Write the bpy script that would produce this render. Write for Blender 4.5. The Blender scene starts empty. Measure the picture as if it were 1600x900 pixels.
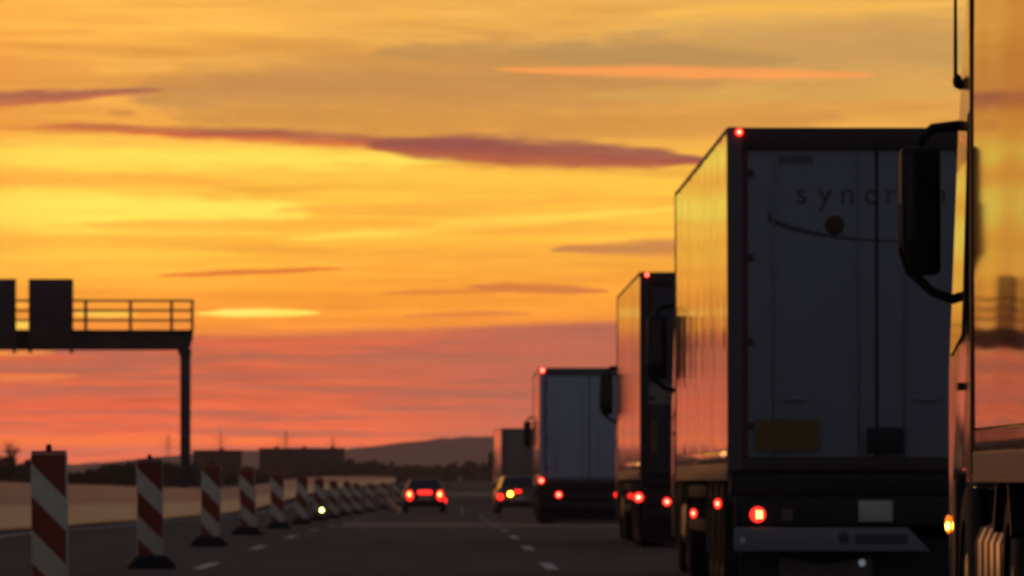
import bpy, bmesh, math, random
from mathutils import Vector, Matrix
random.seed(7)
S = bpy.context.scene
C = S.collection
R = math.radians
F = 11000.0            # focal length in pixels of a 1600 px wide picture
SUN_AZ, SUN_EL, GLOW_AZ = R(-24.0), R(1.8), R(-9.0)

# ------------------------------------------------------------------ camera
cd = bpy.data.cameras.new('camera'); cam = bpy.data.objects.new('camera', cd); C.objects.link(cam)
cd.sensor_width = 36.0; cd.lens = 36.0 * F / 1600.0
cd.clip_start = 0.5; cd.clip_end = 40000.0
cam.location = (0, 0, 1.0)
cam.rotation_euler = (R(90) + math.atan(298 / F), 0, -math.atan(100 / F))
cd.dof.use_dof = True; cd.dof.focus_distance = 14.0
cd.dof.aperture_fstop = (cd.lens / 1000.0) / 0.0104      # a 10.4 mm pupil, focused too near
S.camera = cam
S.view_settings.view_transform = 'Standard'; S.view_settings.look = 'None'
S.view_settings.exposure = 0.0; S.view_settings.gamma = 1.0
S.render.engine = 'CYCLES'
S.cycles.use_denoising = True
S.cycles.max_bounces = 6; S.cycles.volume_bounces = 0
S.cycles.sample_clamp_indirect = 4.0

# ------------------------------------------------------------------ node maths
def lin(c):
    return tuple(((v / 255) / 12.92 if v / 255 <= 0.04045 else ((v / 255 + 0.055) / 1.055) ** 2.4) for v in c)

class N:
    """a float socket with arithmetic"""
    nt = None
    def __init__(s, sock): s.s = sock
    @staticmethod
    def op(o, *a, clamp=False):
        n = N.nt.nodes.new('ShaderNodeMath'); n.operation = o; n.use_clamp = clamp
        for i, v in enumerate(a):
            if isinstance(v, N): N.nt.links.new(v.s, n.inputs[i])
            else: n.inputs[i].default_value = float(v)
        return N(n.outputs[0])
    def __add__(s, o): return N.op('ADD', s, o)
    __radd__ = __add__
    def __sub__(s, o): return N.op('SUBTRACT', s, o)
    def __rsub__(s, o): return N.op('SUBTRACT', o, s)
    def __mul__(s, o): return N.op('MULTIPLY', s, o)
    __rmul__ = __mul__
    def __truediv__(s, o): return N.op('DIVIDE', s, o)
    def __pow__(s, o): return N.op('POWER', s, o)
def smooth(x, a, b):
    n = N.nt.nodes.new('ShaderNodeMapRange'); n.interpolation_type = 'SMOOTHSTEP'
    N.nt.links.new(x.s, n.inputs[0])
    n.inputs[1].default_value = a; n.inputs[2].default_value = b
    n.inputs[3].default_value = 0; n.inputs[4].default_value = 1
    return N(n.outputs[0])
def combine(x, y, z):
    n = N.nt.nodes.new('ShaderNodeCombineXYZ')
    for i, v in enumerate((x, y, z)):
        if isinstance(v, N): N.nt.links.new(v.s, n.inputs[i])
        else: n.inputs[i].default_value = float(v)
    return n.outputs[0]
def noise(vec, scale=1.0, detail=3.0, rough=0.5):
    n = N.nt.nodes.new('ShaderNodeTexNoise'); n.inputs['Scale'].default_value = scale
    n.inputs['Detail'].default_value = detail; n.inputs['Roughness'].default_value = rough
    N.nt.links.new(vec, n.inputs['Vector']); return N(n.outputs['Fac'])
def mixc(fac, a, b, mode='MIX'):
    n = N.nt.nodes.new('ShaderNodeMix'); n.data_type = 'RGBA'; n.blend_type = mode
    for sock, v in ((n.inputs[0], fac), (n.inputs[6], a), (n.inputs[7], b)):
        if isinstance(v, N): N.nt.links.new(v.s, sock)
        elif isinstance(v, (int, float)): sock.default_value = v
        elif isinstance(v, (tuple, list)): sock.default_value = (*v[:3], 1)
        else: N.nt.links.new(v, sock)
    return n.outputs[2]
def ramp(x, stops):
    n = N.nt.nodes.new('ShaderNodeValToRGB'); N.nt.links.new(x.s, n.inputs[0]); e = n.color_ramp.elements
    while len(e) < len(stops): e.new(0.5)
    for q, (p, c) in zip(e, sorted(stops)): q.position = p; q.color = (*c, 1)
    return n.outputs[0]

# ------------------------------------------------------------------ the sunset sky
W = bpy.data.worlds.new('World'); S.world = W; W.use_nodes = True
nt = W.node_tree; nt.nodes.clear(); N.nt = nt
tc = nt.nodes.new('ShaderNodeTexCoord'); sep = nt.nodes.new('ShaderNodeSeparateXYZ')
nt.links.new(tc.outputs['Generated'], sep.inputs[0])
dx, dy, dz = (N(sep.outputs[i]) for i in range(3))
az = N.op('ARCTAN2', dx, dy)
el = N.op('ARCSINE', N.op('MAXIMUM', dz, 0.0))
# sky co-ordinates in 1/11000 rad: X across (0 = along the road + 700), Y measured down from 3.9 degrees
X = az * F + 700.0
Y = 748.0 - el * F
wv = combine(X / 420.0, Y / 60.0, 3.1)
w1 = noise(wv, 1.0, 3.0) - 0.5
w2 = noise(combine(X / 90.0, Y / 22.0, 8.0), 1.0, 3.0, 0.6) - 0.5
Yw = Y + w1 * 26.0 + w2 * 7.0
gr = [(748, (176, 84, 70)), (712, (205, 98, 72)), (694, (232, 100, 58)), (650, (222, 92, 58)), (600, (212, 96, 66)), (540, (214, 108, 62)),
      (505, (247, 150, 46)), (460, (252, 163, 48)), (400, (254, 180, 58)), (340, (255, 194, 64)), (300, (254, 190, 64)),
      (260, (254, 192, 68)), (200, (240, 168, 68)), (130, (228, 160, 72)), (60, (246, 176, 74)), (0, (250, 182, 78)),
      (-250, (240, 178, 92)), (-700, (205, 158, 100))]
base = ramp((748.0 - Yw) / 1500.0, [((748 - y) / 1500.0, lin(c)) for y, c in gr])
# brighter and yellower towards the hidden sun at the left, greyer to the right
rightward = smooth(X, -300.0, 1500.0)
base = mixc(rightward * smooth(Y, 330.0, 40.0) * 0.55, base, lin((214, 172, 92)))
base = mixc(smooth(X, 500.0, -500.0) * smooth(Y, 520.0, 400.0) * smooth(Y, 180.0, 260.0) * 0.5, base, lin((255, 218, 82)))
# fine streaky layers
st1 = noise(combine(X / 330.0 + Y / 900.0, Y / 13.0, 1.0), 1.0, 4.0, 0.55)
st3 = noise(combine(X / 520.0 + Y / 130.0, Y / 48.0, 17.0), 1.0, 4.0, 0.55)
st2 = noise(combine(X / 800.0 - Y / 500.0, Y / 34.0, 5.0), 1.0, 3.0, 0.5)
st4 = noise(combine(X / 240.0 - Y / 120.0 + w1 * 1.5, Y / 30.0 + w1 * 2.0, 31.0), 1.0, 5.0, 0.6)
k = (st1 - 0.5) * 0.5 + (st2 - 0.5) * 0.5 + (st3 - 0.5) * 0.45 + (st4 - 0.5) * 0.5
base = mixc(1.0, base, combine(1.0 + k * 0.75, 1.0 + k * 1.05, 1.0 + k * 1.1), 'MULTIPLY')

w3 = noise(combine(X / 70.0 + Y / 40.0, Y / 9.0, 23.0), 1.0, 5.0, 0.62) - 0.5
def streak(col, x0, x1, y0, y1, half, c, op=1.0, soft=0.6, wob=6.0, skew=0.0, c2=None, rag=0.9):
    """a lens of cloud from (x0, y0) to (x1, y1), thickest at its middle"""
    xc, L = (x0 + x1) / 2, (x1 - x0) / 2
    p = (X - xc) / L
    sl = (y1 - y0) / 2
    p2 = p * p
    t = N.op('MAXIMUM', (1.0 - p2) * (1.0 + p * skew), 0.0) ** 0.75 * half + 0.01
    dd = (Y + w2 * wob * 2.0 + w1 * wob - (y0 + y1) / 2 - p * sl) / t
    d = N.op('ABSOLUTE', dd) + w3 * rag
    m = smooth(d, 1.0 + soft * 0.6, 1.0 - soft)
    m = m * smooth(p2, 1.0, 0.82) * N.op('ADD', 0.55 + st1 * 0.8, 0.0, clamp=True) * op
    return mixc(m, col, mixc(smooth(dd, -0.5, 0.9), lin(c), lin(c2)) if c2 else lin(c))
col = base
# greyish veils high up
for a in [(180, 1190, 150, 112, 74, (188, 136, 78), 0.85, 1.0, 30), (820, 1720, 84, 76, 56, (190, 150, 90), 0.8, 1.0, 28), (560, 1260, 78, 92, 22, (176, 138, 84), 0.6, 1.0, 18),
          (780, 1330, 205, 182, 28, (206, 144, 70), 0.7, 1.0, 12), (-500, 170, 120, 112, 36, (226, 152, 70), 0.6, 1.0, 16),
          (250, 900, 186, 186, 26, (202, 142, 66), 0.6, 1.0, 12),
          (900, 1560, 150, 146, 16, (212, 168, 88), 0.6, 1.0, 10),
          # bright bands
          (-300, 760, 240, 252, 24, (255, 228, 88), 0.95, 0.9, 14), (-340, 500, 322, 334, 36, (255, 234, 92), 0.95, 0.9, 18),
          (-300, 420, 282, 282, 14, (248, 172, 62), 0.75, 0.9, 10), (300, 1150, 276, 284, 14, (255, 204, 72), 0.7, 0.9, 8),
          (430, 1085, 376, 324, 10, (255, 216, 80), 1.0, 0.8, 6), (-200, 420, 402, 398, 12, (255, 206, 68), 0.6, 0.9, 7),
          (120, 700, 352, 350, 12, (250, 170, 56), 0.7, 0.9, 8), (420, 960, 330, 312, 10, (248, 172, 60), 0.6, 0.9, 8),
          (-200, 420, 374, 372, 8, (250, 172, 56), 0.55, 0.9, 8),
          (560, 1100, 358, 356, 10, (250, 172, 58), 0.5, 0.9, 8),
          (760, 1385, 108, 119, 10, (252, 160, 82), 0.95, 0.7, 4), (1000, 1520, 20, 8, 12, (255, 194, 84), 0.6, 0.9, 8),
          # purple and red clouds
          (-330, 275, 178, 140, 16, (146, 82, 78), 0.95, 0.6, 6, -0.75, (190, 104, 70), 1.3), (50, 215, 199, 199, 7, (205, 118, 64), 0.8, 0.8, 6),
          (165, 215, 176, 178, 5, (196, 130, 66), 0.7, 0.8, 5),
          (60, 860, 197, 232, 11, (150, 80, 72), 0.95, 0.7, 5, 0, (214, 98, 56), 1.2), (-60, 330, 202, 203, 6, (206, 120, 62), 0.7, 0.9, 6),
          (560, 1125, 226, 252, 26, (146, 80, 74), 1.0, 0.5, 6, -0.25, (176, 86, 62), 1.1),
          (235, 545, 431, 420, 5, (212, 104, 44), 0.9, 0.8, 3), (850, 1240, 390, 383, 13, (186, 116, 76), 0.85, 0.7, 4),
          (590, 800, 458, 455, 5, (216, 122, 52), 0.8, 0.8, 3), (720, 960, 447, 456, 8, (204, 112, 58), 0.85, 0.7, 4),
          (620, 840, 494, 490, 6, (218, 128, 58), 0.8, 0.8, 4),
          ]:
    col = streak(col, *a)
col = mixc(smooth(X, 150.0, -350.0) * smooth(Y, 540.0, 480.0) * 0.7, col, lin((232, 138, 52)))
# the low cloud bank with its sloping upper edge
edge = 527.0 - smooth(X, 250.0, 1050.0) * 26.0 + w2 * 12.0 + w1 * 8.0
bank = smooth(Y - edge, -7.0, 9.0)
bk = ramp((Y - 500.0) / 250.0, [(0.0, lin((206, 110, 70))), (0.15, lin((212, 101, 64))), (0.38, lin((216, 98, 60))), (0.6, lin((234, 98, 56))),
                                (0.76, lin((255, 108, 56))), (0.84, lin((240, 108, 72))), (1.0, lin((225, 105, 84)))])
bk = mixc(smooth(X, 420.0, 1000.0) * 0.8, bk, lin((180, 102, 82)))
bs = noise(combine(X / 190.0 + Y / 400.0, Y / 9.0, 11.0), 1.0, 4.0, 0.6)
kb = (bs - 0.5) * 2.1 * smooth(X, 1000.0, 250.0) + (st2 - 0.5) * 0.3
bk = mixc(1.0, bk, combine(1.0 + kb * 0.62, 1.0 + kb * 0.8, 1.0 + kb * 0.6), 'MULTIPLY')
mv = noise(combine(X / 420.0 - Y / 300.0, Y / 12.0 + w2, 37.0), 1.0, 4.0, 0.55)
bk = mixc(smooth(mv, 0.46, 0.62) * 0.75, bk, lin((170, 97, 80)))
col = mixc(bank, col, bk)
for a in [(300, 505, 490, 489, 7, (255, 236, 96), 1.0, 0.5, 3, 0, None, 1.3), (330, 430, 488, 489, 5, (255, 240, 120), 0.9, 0.8, 2), (112, 216, 491, 491, 5, (255, 208, 76), 0.95, 0.7, 2),
          (10, 70, 508, 508, 9, (255, 214, 80), 0.95, 0.7, 2), (-80, 90, 553, 550, 6, (246, 150, 64), 0.8, 0.8, 4),
          (-60, 130, 592, 588, 6, (238, 130, 66), 0.7, 0.8, 4), (-400, 480, 690, 688, 9, (255, 118, 46), 0.95, 0.8, 4),
          (-300, 300, 636, 634, 7, (236, 92, 58), 0.6, 0.9, 5), (-300, 250, 574, 576, 7, (176, 98, 76), 0.7, 0.9, 5),
          (150, 520, 560, 556, 9, (184, 98, 72), 0.6, 0.9, 6), (300, 700, 541, 536, 5, (224, 104, 66), 0.6, 0.9, 5),
          (420, 900, 566, 560, 10, (180, 102, 76), 0.6, 0.9, 6), (100, 300, 664, 666, 4, (196, 90, 70), 0.6, 0.9, 4), (-200, 620, 704, 703, 7, (206, 106, 84), 0.7, 0.9, 4), (120, 360, 713, 710, 4, (246, 104, 60), 0.8, 0.8, 3),
          (-100, 300, 612, 615, 8, (182, 98, 80), 0.6, 0.9, 6), (200, 760, 590, 584, 9, (184, 98, 78), 0.55, 0.9, 6), (0, 420, 655, 652, 5, (250, 104, 56), 0.5, 0.9, 4)]:
    col = streak(col, *a)
# away from the sunset: higher up and round to the east the dusk sky is dim and blue
dusk = ramp(el / R(90), [(0.0, lin((92, 84, 86))), (0.10, lin((92, 90, 96))), (0.35, lin((82, 86, 98))), (1.0, lin((66, 74, 92)))])
# the low evening air dims what lies behind it; the glow above the horizon is that much stronger
HAZE = 0.00009
path = N.op('MINIMUM', N.op('DIVIDE', 81.0 * F, N.op('MAXIMUM', 748.0 - Y, 1.0)), 12100.0)
gain = N.op('EXPONENT', path * HAZE)
gain = 1.0 + (gain - 1.0) * 0.66
gain = gain * 1.06
col = mixc(1.0, col, combine(gain * 1.03, gain * 0.985, gain * 0.93), 'MULTIPLY')
west = N.op('EXPONENT', (az - GLOW_AZ) * (az - GLOW_AZ) * -1.55) * N.op('EXPONENT', N.op('MAXIMUM', el - R(5.5), 0.0) * -5.6)
skycol = mixc(west, dusk, col)
nish = nt.nodes.new('ShaderNodeTexSky'); nish.sky_type = 'NISHITA'; nish.sun_disc = False
nish.sun_elevation = SUN_EL; nish.sun_rotation = SUN_AZ; nish.air_density = 1.4; nish.dust_density = 3.0
b1 = nt.nodes.new('ShaderNodeBackground'); nt.links.new(skycol, b1.inputs[0]); b1.inputs[1].default_value = 1.0
b2 = nt.nodes.new('ShaderNodeBackground'); nt.links.new(nish.outputs[0], b2.inputs[0]); b2.inputs[1].default_value = 0.004
ad = nt.nodes.new('ShaderNodeAddShader'); nt.links.new(b1.outputs[0], ad.inputs[0]); nt.links.new(b2.outputs[0], ad.inputs[1])
wo = nt.nodes.new('ShaderNodeOutputWorld'); nt.links.new(ad.outputs[0], wo.inputs[0])
W.cycles.sampling_method = 'MANUAL'; W.cycles.sample_map_resolution = 1024

sl = bpy.data.lights.new('sun', 'SUN'); so = bpy.data.objects.new('sun', sl); C.objects.link(so)
sl.energy = 0.1; sl.angle = R(10.0); sl.color = (1.0, 0.42, 0.14)
sd = Vector((math.sin(SUN_AZ) * math.cos(SUN_EL), math.cos(SUN_AZ) * math.cos(SUN_EL), math.sin(SUN_EL)))
so.rotation_euler = sd.to_track_quat('Z', 'Y').to_euler(); so.location = (-60, 40, 60)

# ------------------------------------------------------------------ materials
def mat(name, rgb, rough=0.6, metal=0.0, spec=0.5, var=0.15, scale=4.0, bump=0.0, stretch=(1, 1, 1), coat=0.0, rvar=0.1, dirt=None):
    m = bpy.data.materials.new(name); m.use_nodes = True; t = m.node_tree; N.nt = t
    p = t.nodes['Principled BSDF']
    tcn = t.nodes.new('ShaderNodeTexCoord'); mp = t.nodes.new('ShaderNodeMapping'); mp.inputs['Scale'].default_value = stretch
    t.links.new(tcn.outputs['Object'], mp.inputs[0])
    n1 = noise(mp.outputs[0], scale, 5.0, 0.6)
    a = tuple(min(1, v * (1 + var)) for v in rgb); b = tuple(v * (1 - var) for v in rgb)
    c = mixc(n1, b, a)
    if dirt:
        n2 = noise(mp.outputs[0], scale * 0.37, 6.0, 0.65)
        c = mixc(smooth(n2, 0.48, 0.72) * dirt[1], c, dirt[0])
    t.links.new(c, p.inputs['Base Color'])
    rr = n1 * (2 * rvar) + (rough - rvar)
    t.links.new(N.op('ADD', rr, 0.0, clamp=True).s, p.inputs['Roughness'])
    p.inputs['Metallic'].default_value = metal; p.inputs['Specular IOR Level'].default_value = spec
    p.inputs['Coat Weight'].default_value = coat; p.inputs['Coat Roughness'].default_value = 0.05
    if bump:
        bp = t.nodes.new('ShaderNodeBump'); bp.inputs['Strength'].default_value = bump; bp.inputs['Distance'].default_value = 0.01
        t.links.new(n1.s, bp.inputs['Height']); t.links.new(bp.outputs[0], p.inputs['Normal'])
    return m
def lamp(name, rgb, strength):
    m = bpy.data.materials.new(name); m.use_nodes = True; p = m.node_tree.nodes['Principled BSDF']
    p.inputs['Base Color'].default_value = (rgb[0] * .4, rgb[1] * .4, rgb[2] * .4, 1); p.inputs['Roughness'].default_value = 0.2
    p.inputs['Emission Color'].default_value = (*rgb, 1); p.inputs['Emission Strength'].default_value = strength
    return m
M = {}
M['asphalt'] = mat('asphalt', (0.092, 0.086, 0.088), 0.95, spec=0.05, var=0.32, scale=1.6, stretch=(1, .04, 1), rvar=0.04, bump=0.3, dirt=((0.05, 0.047, 0.047), 0.6))
M['road_sheen'] = mat('road_sheen', (0.21, 0.17, 0.15), 0.85, spec=0.2, var=0.25, scale=0.8, bump=0.2)  # paler road tone: sky sheen at grazing angle put into the colour
M['paint_line'] = mat('paint_line', (0.46, 0.45, 0.45), 0.7, spec=0.3, var=0.3, scale=3.0, dirt=((0.12, 0.11, 0.11), 0.6))
M['grass'] = mat('grass', (0.055, 0.055, 0.03), 1.0, spec=0.0, var=0.4, scale=0.4, bump=0.4)
M['hill'] = mat('hill', (0.06, 0.055, 0.06), 1.0, spec=0.0, var=0.35, scale=0.004)
M['foliage'] = mat('foliage', (0.045, 0.042, 0.028), 0.9, spec=0.1, var=0.5, scale=0.6)
M['bark'] = mat('bark', (0.06, 0.045, 0.035), 0.9, spec=0.1, var=0.3, scale=3.0)
M['barrier'] = mat('barrier', (0.25, 0.175, 0.30), 0.42, spec=0.22, var=0.08, scale=0.15, rvar=0.02)  # violet-pink tint paints in the low sky mirrored by the upright wall
M['barrier_foot'] = mat('barrier_foot', (0.46, 0.27, 0.22), 0.45, spec=0.3, var=0.1, scale=0.15, rvar=0.02)  # same concrete; orange reflection of the higher sky painted into its colour
M['steel'] = mat('steel', (0.22, 0.2, 0.2), 0.55, metal=0.6, var=0.2, scale=2.0)
M['dark_steel'] = mat('dark_steel', (0.085, 0.055, 0.055), 0.6, var=0.25, scale=1.5)
M['sign_back'] = mat('sign_back', (0.085, 0.05, 0.052), 0.65, var=0.2, scale=1.0)
M['red_sheet'] = mat('red_sheet', (0.30, 0.042, 0.018), 0.55, var=0.15, scale=6.0, dirt=((0.12, 0.05, 0.04), 0.5))
M['white_sheet'] = mat('white_sheet', (0.74, 0.63, 0.46), 0.55, var=0.1, scale=6.0, dirt=((0.35, 0.3, 0.25), 0.5))
M['rubber'] = mat('rubber', (0.025, 0.024, 0.024), 0.8, spec=0.3, var=0.3, scale=8.0, bump=0.2)
M['black_plastic'] = mat('black_plastic', (0.02, 0.019, 0.019), 0.6, spec=0.35, var=0.2, scale=4.0)
M['chassis'] = mat('chassis', (0.03, 0.028, 0.028), 0.7, spec=0.3, var=0.3, scale=3.0)
M['flap_grey'] = mat('flap_grey', (0.16, 0.145, 0.145), 0.75, spec=0.2, var=0.2, scale=3.0, dirt=((0.1, 0.09, 0.09), 0.5))
M['bumper_grey'] = mat('bumper_grey', (0.20, 0.205, 0.21), 0.7, spec=0.25, var=0.2, scale=2.5, dirt=((0.12, 0.11, 0.11), 0.55))
M['aluminium'] = mat('aluminium', (0.42, 0.38, 0.36), 0.42, metal=0.85, var=0.15, scale=3.0)
M['glass_dark'] = mat('glass_dark', (0.015, 0.015, 0.018), 0.06, spec=0.6, var=0.1, rvar=0.03)
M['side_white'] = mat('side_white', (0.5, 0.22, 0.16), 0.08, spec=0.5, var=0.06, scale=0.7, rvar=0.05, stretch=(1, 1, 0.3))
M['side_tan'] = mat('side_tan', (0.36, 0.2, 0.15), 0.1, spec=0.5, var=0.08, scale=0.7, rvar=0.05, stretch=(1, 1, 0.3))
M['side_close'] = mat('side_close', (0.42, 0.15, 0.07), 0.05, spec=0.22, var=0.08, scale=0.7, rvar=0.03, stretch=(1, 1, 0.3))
M['door_blue'] = mat('door_blue', (0.235, 0.25, 0.28), 0.6, spec=0.2, var=0.1, scale=1.2, dirt=((0.15, 0.155, 0.17), 0.6), stretch=(1, 1, 0.5))
M['door_pale'] = mat('door_pale', (0.40, 0.43, 0.50), 0.6, spec=0.2, var=0.08, scale=1.2, dirt=((0.29, 0.31, 0.36), 0.5))
M['door_olive'] = mat('door_olive', (0.27, 0.22, 0.18), 0.6, spec=0.2, var=0.1, scale=1.2)
M['door_dark'] = mat('door_dark', (0.085, 0.08, 0.09), 0.6, spec=0.2, var=0.2, scale=1.2)
M['frame_brown'] = mat('frame_brown', (0.07, 0.05, 0.047), 0.55, spec=0.3, var=0.2, scale=3.0)
M['frame_grey'] = mat('frame_grey', (0.13, 0.115, 0.12), 0.55, spec=0.3, var=0.2, scale=3.0)
M['red_tape'] = mat('red_tape', (0.16, 0.018, 0.018), 0.5, var=0.2, scale=5.0)
M['print_dark'] = mat('print_dark', (0.085, 0.08, 0.085), 0.6, spec=0.2, var=0.1)
M['print_red'] = mat('print_red', (0.15, 0.10, 0.095), 0.6, spec=0.2, var=0.1)
M['print_orange'] = mat('print_orange', (0.10, 0.052, 0.018), 0.6, spec=0.2, var=0.1)
M['plate_yellow'] = mat('plate_yellow', (0.19, 0.115, 0.04), 0.5, spec=0.3, var=0.2, scale=5.0, dirt=((0.2, 0.12, 0.04), 0.5))
M['plate_white'] = mat('plate_white', (0.5, 0.52, 0.42), 0.5, var=0.2, scale=6.0, dirt=((0.4, 0.4, 0.33), 0.5))
M['cab_paint'] = mat('cab_paint', (0.16, 0.10, 0.075), 0.14, spec=0.5, var=0.06, coat=0.4, rvar=0.04)
M['cab_dark'] = mat('cab_dark', (0.12, 0.10, 0.10), 0.2, spec=0.5, var=0.08, coat=0.3, rvar=0.04)
M['car_dark'] = mat('car_dark', (0.035, 0.03, 0.033), 0.28, spec=0.5, var=0.1, coat=0.4, rvar=0.05)
M['car_beige'] = mat('car_beige', (0.12, 0.095, 0.075), 0.22, spec=0.5, var=0.1, coat=0.4, rvar=0.05)
M['hall_wall'] = mat('hall_wall', (0.09, 0.055, 0.045), 0.9, spec=0.1, var=0.2, scale=0.3)
M['hall_roof'] = mat('hall_roof', (0.06, 0.05, 0.05), 0.9, spec=0.1, var=0.2, scale=0.3)
M['red_lamp'] = lamp('red_lamp', (1.0, 0.02, 0.012), 3.2)
M['red_dim'] = lamp('red_dim', (1.0, 0.03, 0.02), 1.1)
M['red_hot'] = lamp('red_hot', (1.0, 0.18, 0.10), 9.0)
M['brake_hot'] = lamp('brake_hot', (1.0, 0.36, 0.10), 8.0)
M['amber_lamp'] = lamp('amber_lamp', (1.0, 0.17, 0.008), 1.6)
M['amber_hot'] = lamp('amber_hot', (1.0, 0.55, 0.06), 14.0)
M['yellow_hot'] = lamp('yellow_hot', (1.0, 0.72, 0.04), 14.0)
M['warn_hot'] = lamp('warn_hot', (0.9, 1.0, 0.22), 12.0)
M['white_spot'] = lamp('white_spot', (0.55, 0.66, 0.75), 0.2)

# ------------------------------------------------------------------ mesh building
class MB:
    def __init__(s): s.v = []; s.f = []; s.sm = []
    def add(s, vs, fs, smooth=False):
        o = len(s.v); s.v += [tuple(v) for v in vs]
        for f in fs: s.f.append([o + i for i in f]); s.sm.append(smooth)
        return s
    def box(s, x0, x1, y0, y1, z0, z1, bev=0.0):
        vs = [(x, y, z) for z in (z0, z1) for y in (y0, y1) for x in (x0, x1)]
        fs = [(0, 2, 3, 1), (4, 5, 7, 6), (0, 1, 5, 4), (2, 6, 7, 3), (0, 4, 6, 2), (1, 3, 7, 5)]
        if not bev: return s.add(vs, fs)
        bm = bmesh.new(); q = [bm.verts.new(v) for v in vs]
        for f in fs: bm.faces.new([q[i] for i in f])
        bmesh.ops.bevel(bm, geom=bm.edges[:], offset=bev, segments=2, profile=0.5, affect='EDGES')
        bm.verts.index_update()
        s.add([v.co[:] for v in bm.verts], [[v.index for v in f.verts] for f in bm.faces], True); bm.free(); return s
    def prism(s, poly, x0, x1, axis='x', bev=0.0, seg=2):
        """extrude a polygon: axis x: poly=(y,z); axis y: poly=(x,z); axis z: poly=(x,y)"""
        def P(a, b, t): return {'x': (t, a, b), 'y': (a, t, b), 'z': (a, b, t)}[axis]
        n = len(poly); vs = [P(a, b, x0) for a, b in poly] + [P(a, b, x1) for a, b in poly]
        fs = [list(range(n))[::-1], list(range(n, 2 * n))] + [(i, (i + 1) % n, n + (i + 1) % n, n + i) for i in range(n)]
        bm = bmesh.new(); q = [bm.verts.new(v) for v in vs]
        for f in fs: bm.faces.new([q[i] for i in f])
        bmesh.ops.recalc_face_normals(bm, faces=bm.faces[:])
        if bev: bmesh.ops.bevel(bm, geom=bm.edges[:], offset=bev, segments=seg, profile=0.5, affect='EDGES', clamp_overlap=True)
        bm.verts.index_update()
        s.add([v.co[:] for v in bm.verts], [[v.index for v in f.verts] for f in bm.faces], bool(bev)); bm.free(); return s
    def tube(s, pts, r, n=8, cap=True):
        pts = [Vector(p) for p in pts]; vs = []; fs = []
        for i, p in enumerate(pts):
            d = (pts[min(i + 1, len(pts) - 1)] - pts[max(i - 1, 0)]).normalized()
            a = d.cross(Vector((0, 0, 1)) if abs(d.z) < 0.9 else Vector((1, 0, 0))).normalized(); b = d.cross(a)
            rr = r[i] if isinstance(r, (list, tuple)) else r
            for k in range(n):
                t = 2 * math.pi * k / n; vs.append(p + a * math.cos(t) * rr + b * math.sin(t) * rr)
        for i in range(len(pts) - 1):
            for k in range(n): fs.append((i * n + k, i * n + (k + 1) % n, (i + 1) * n + (k + 1) % n, (i + 1) * n + k))
        s.add(vs, fs, True)
        if cap:
            o = len(s.v) - len(vs)
            s.f.append([o + k for k in range(n)][::-1]); s.sm.append(False)
            s.f.append([o + (len(pts) - 1) * n + k for k in range(n)]); s.sm.append(False)
        return s
    def lathe_x(s, prof, c, n=24):
        """revolve (x, r) about the x axis through c"""
        vs = []; fs = []; m = len(prof)
        for k in range(n):
            t = 2 * math.pi * k / n
            for x, r in prof: vs.append((c[0] + x, c[1] + r * math.cos(t), c[2] + r * math.sin(t)))
        for k in range(n):
            for i in range(m - 1): fs.append((k * m + i, k * m + i + 1, ((k + 1) % n) * m + i + 1, ((k + 1) % n) * m + i))
        return s.add(vs, fs, True)
    def disc_y(s, c, r, depth=0.02, n=20, rz=None):
        """a rounded lens whose face looks back along -y"""
        rz = rz or r; vs = []; fs = []
        for k in range(n):
            t = 2 * math.pi * k / n; vs.append((c[0] + r * math.cos(t), c[1], c[2] + rz * math.sin(t)))
        for k in range(n):
            t = 2 * math.pi * k / n; vs.append((c[0] + .7 * r * math.cos(t), c[1] - depth, c[2] + .7 * rz * math.sin(t)))
        for k in range(n): fs.append((k, (k + 1) % n, n + (k + 1) % n, n + k))
        fs.append(list(range(n, 2 * n))); fs.append(list(range(n))[::-1])
        return s.add(vs, fs, True)
    def ball(s, c, r, n=10, m=7):
        vs = []; fs = []
        rx, ry, rz = r if isinstance(r, tuple) else (r, r, r)
        for j in range(m + 1):
            ph = math.pi * j / m
            for k in range(n):
                t = 2 * math.pi * k / n
                vs.append((c[0] + rx * math.sin(ph) * math.cos(t), c[1] + ry * math.sin(ph) * math.sin(t), c[2] + rz * math.cos(ph)))
        for j in range(m):
            for k in range(n): fs.append((j * n + k, (j + 1) * n + k, (j + 1) * n + (k + 1) % n, j * n + (k + 1) % n))
        return s.add(vs, fs, True)
    def mesh(s, name, m):
        me = bpy.data.meshes.new(name); me.from_pydata(s.v, [], s.f)
        me.polygons.foreach_set('use_smooth', s.sm); me.materials.append(M[m] if isinstance(m, str) else m); me.update(); return me
    def build(s, name, m, parent=None, label=None):
        o = bpy.data.objects.new(name, s.mesh(name, m)); C.objects.link(o)
        if parent: o.parent = parent
        if label: o['label'] = label
        return o
def thing(name, label, cat, loc=(0, 0, 0), rz=0.0, group=None):
    o = bpy.data.objects.new(name, None); C.objects.link(o); o.location = loc; o.rotation_euler = (0, 0, rz)
    o.empty_display_size = 0.3
    return tag(o, label, cat, group)
def tag(o, label, cat, group=None, kind=None):
    if label: o['label'] = label
    if cat: o['category'] = cat
    if group: o['group'] = group
    if kind: o['kind'] = kind
    return o
def copy_tree(o, parent=None):
    c = o.copy(); C.objects.link(c); c.parent = parent
    for ch in list(o.children): copy_tree(ch, c)
    return c
def sub(parent, name, m, fn, label=None):
    b = MB(); fn(b); return b.build(name, m, parent, label)

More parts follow.
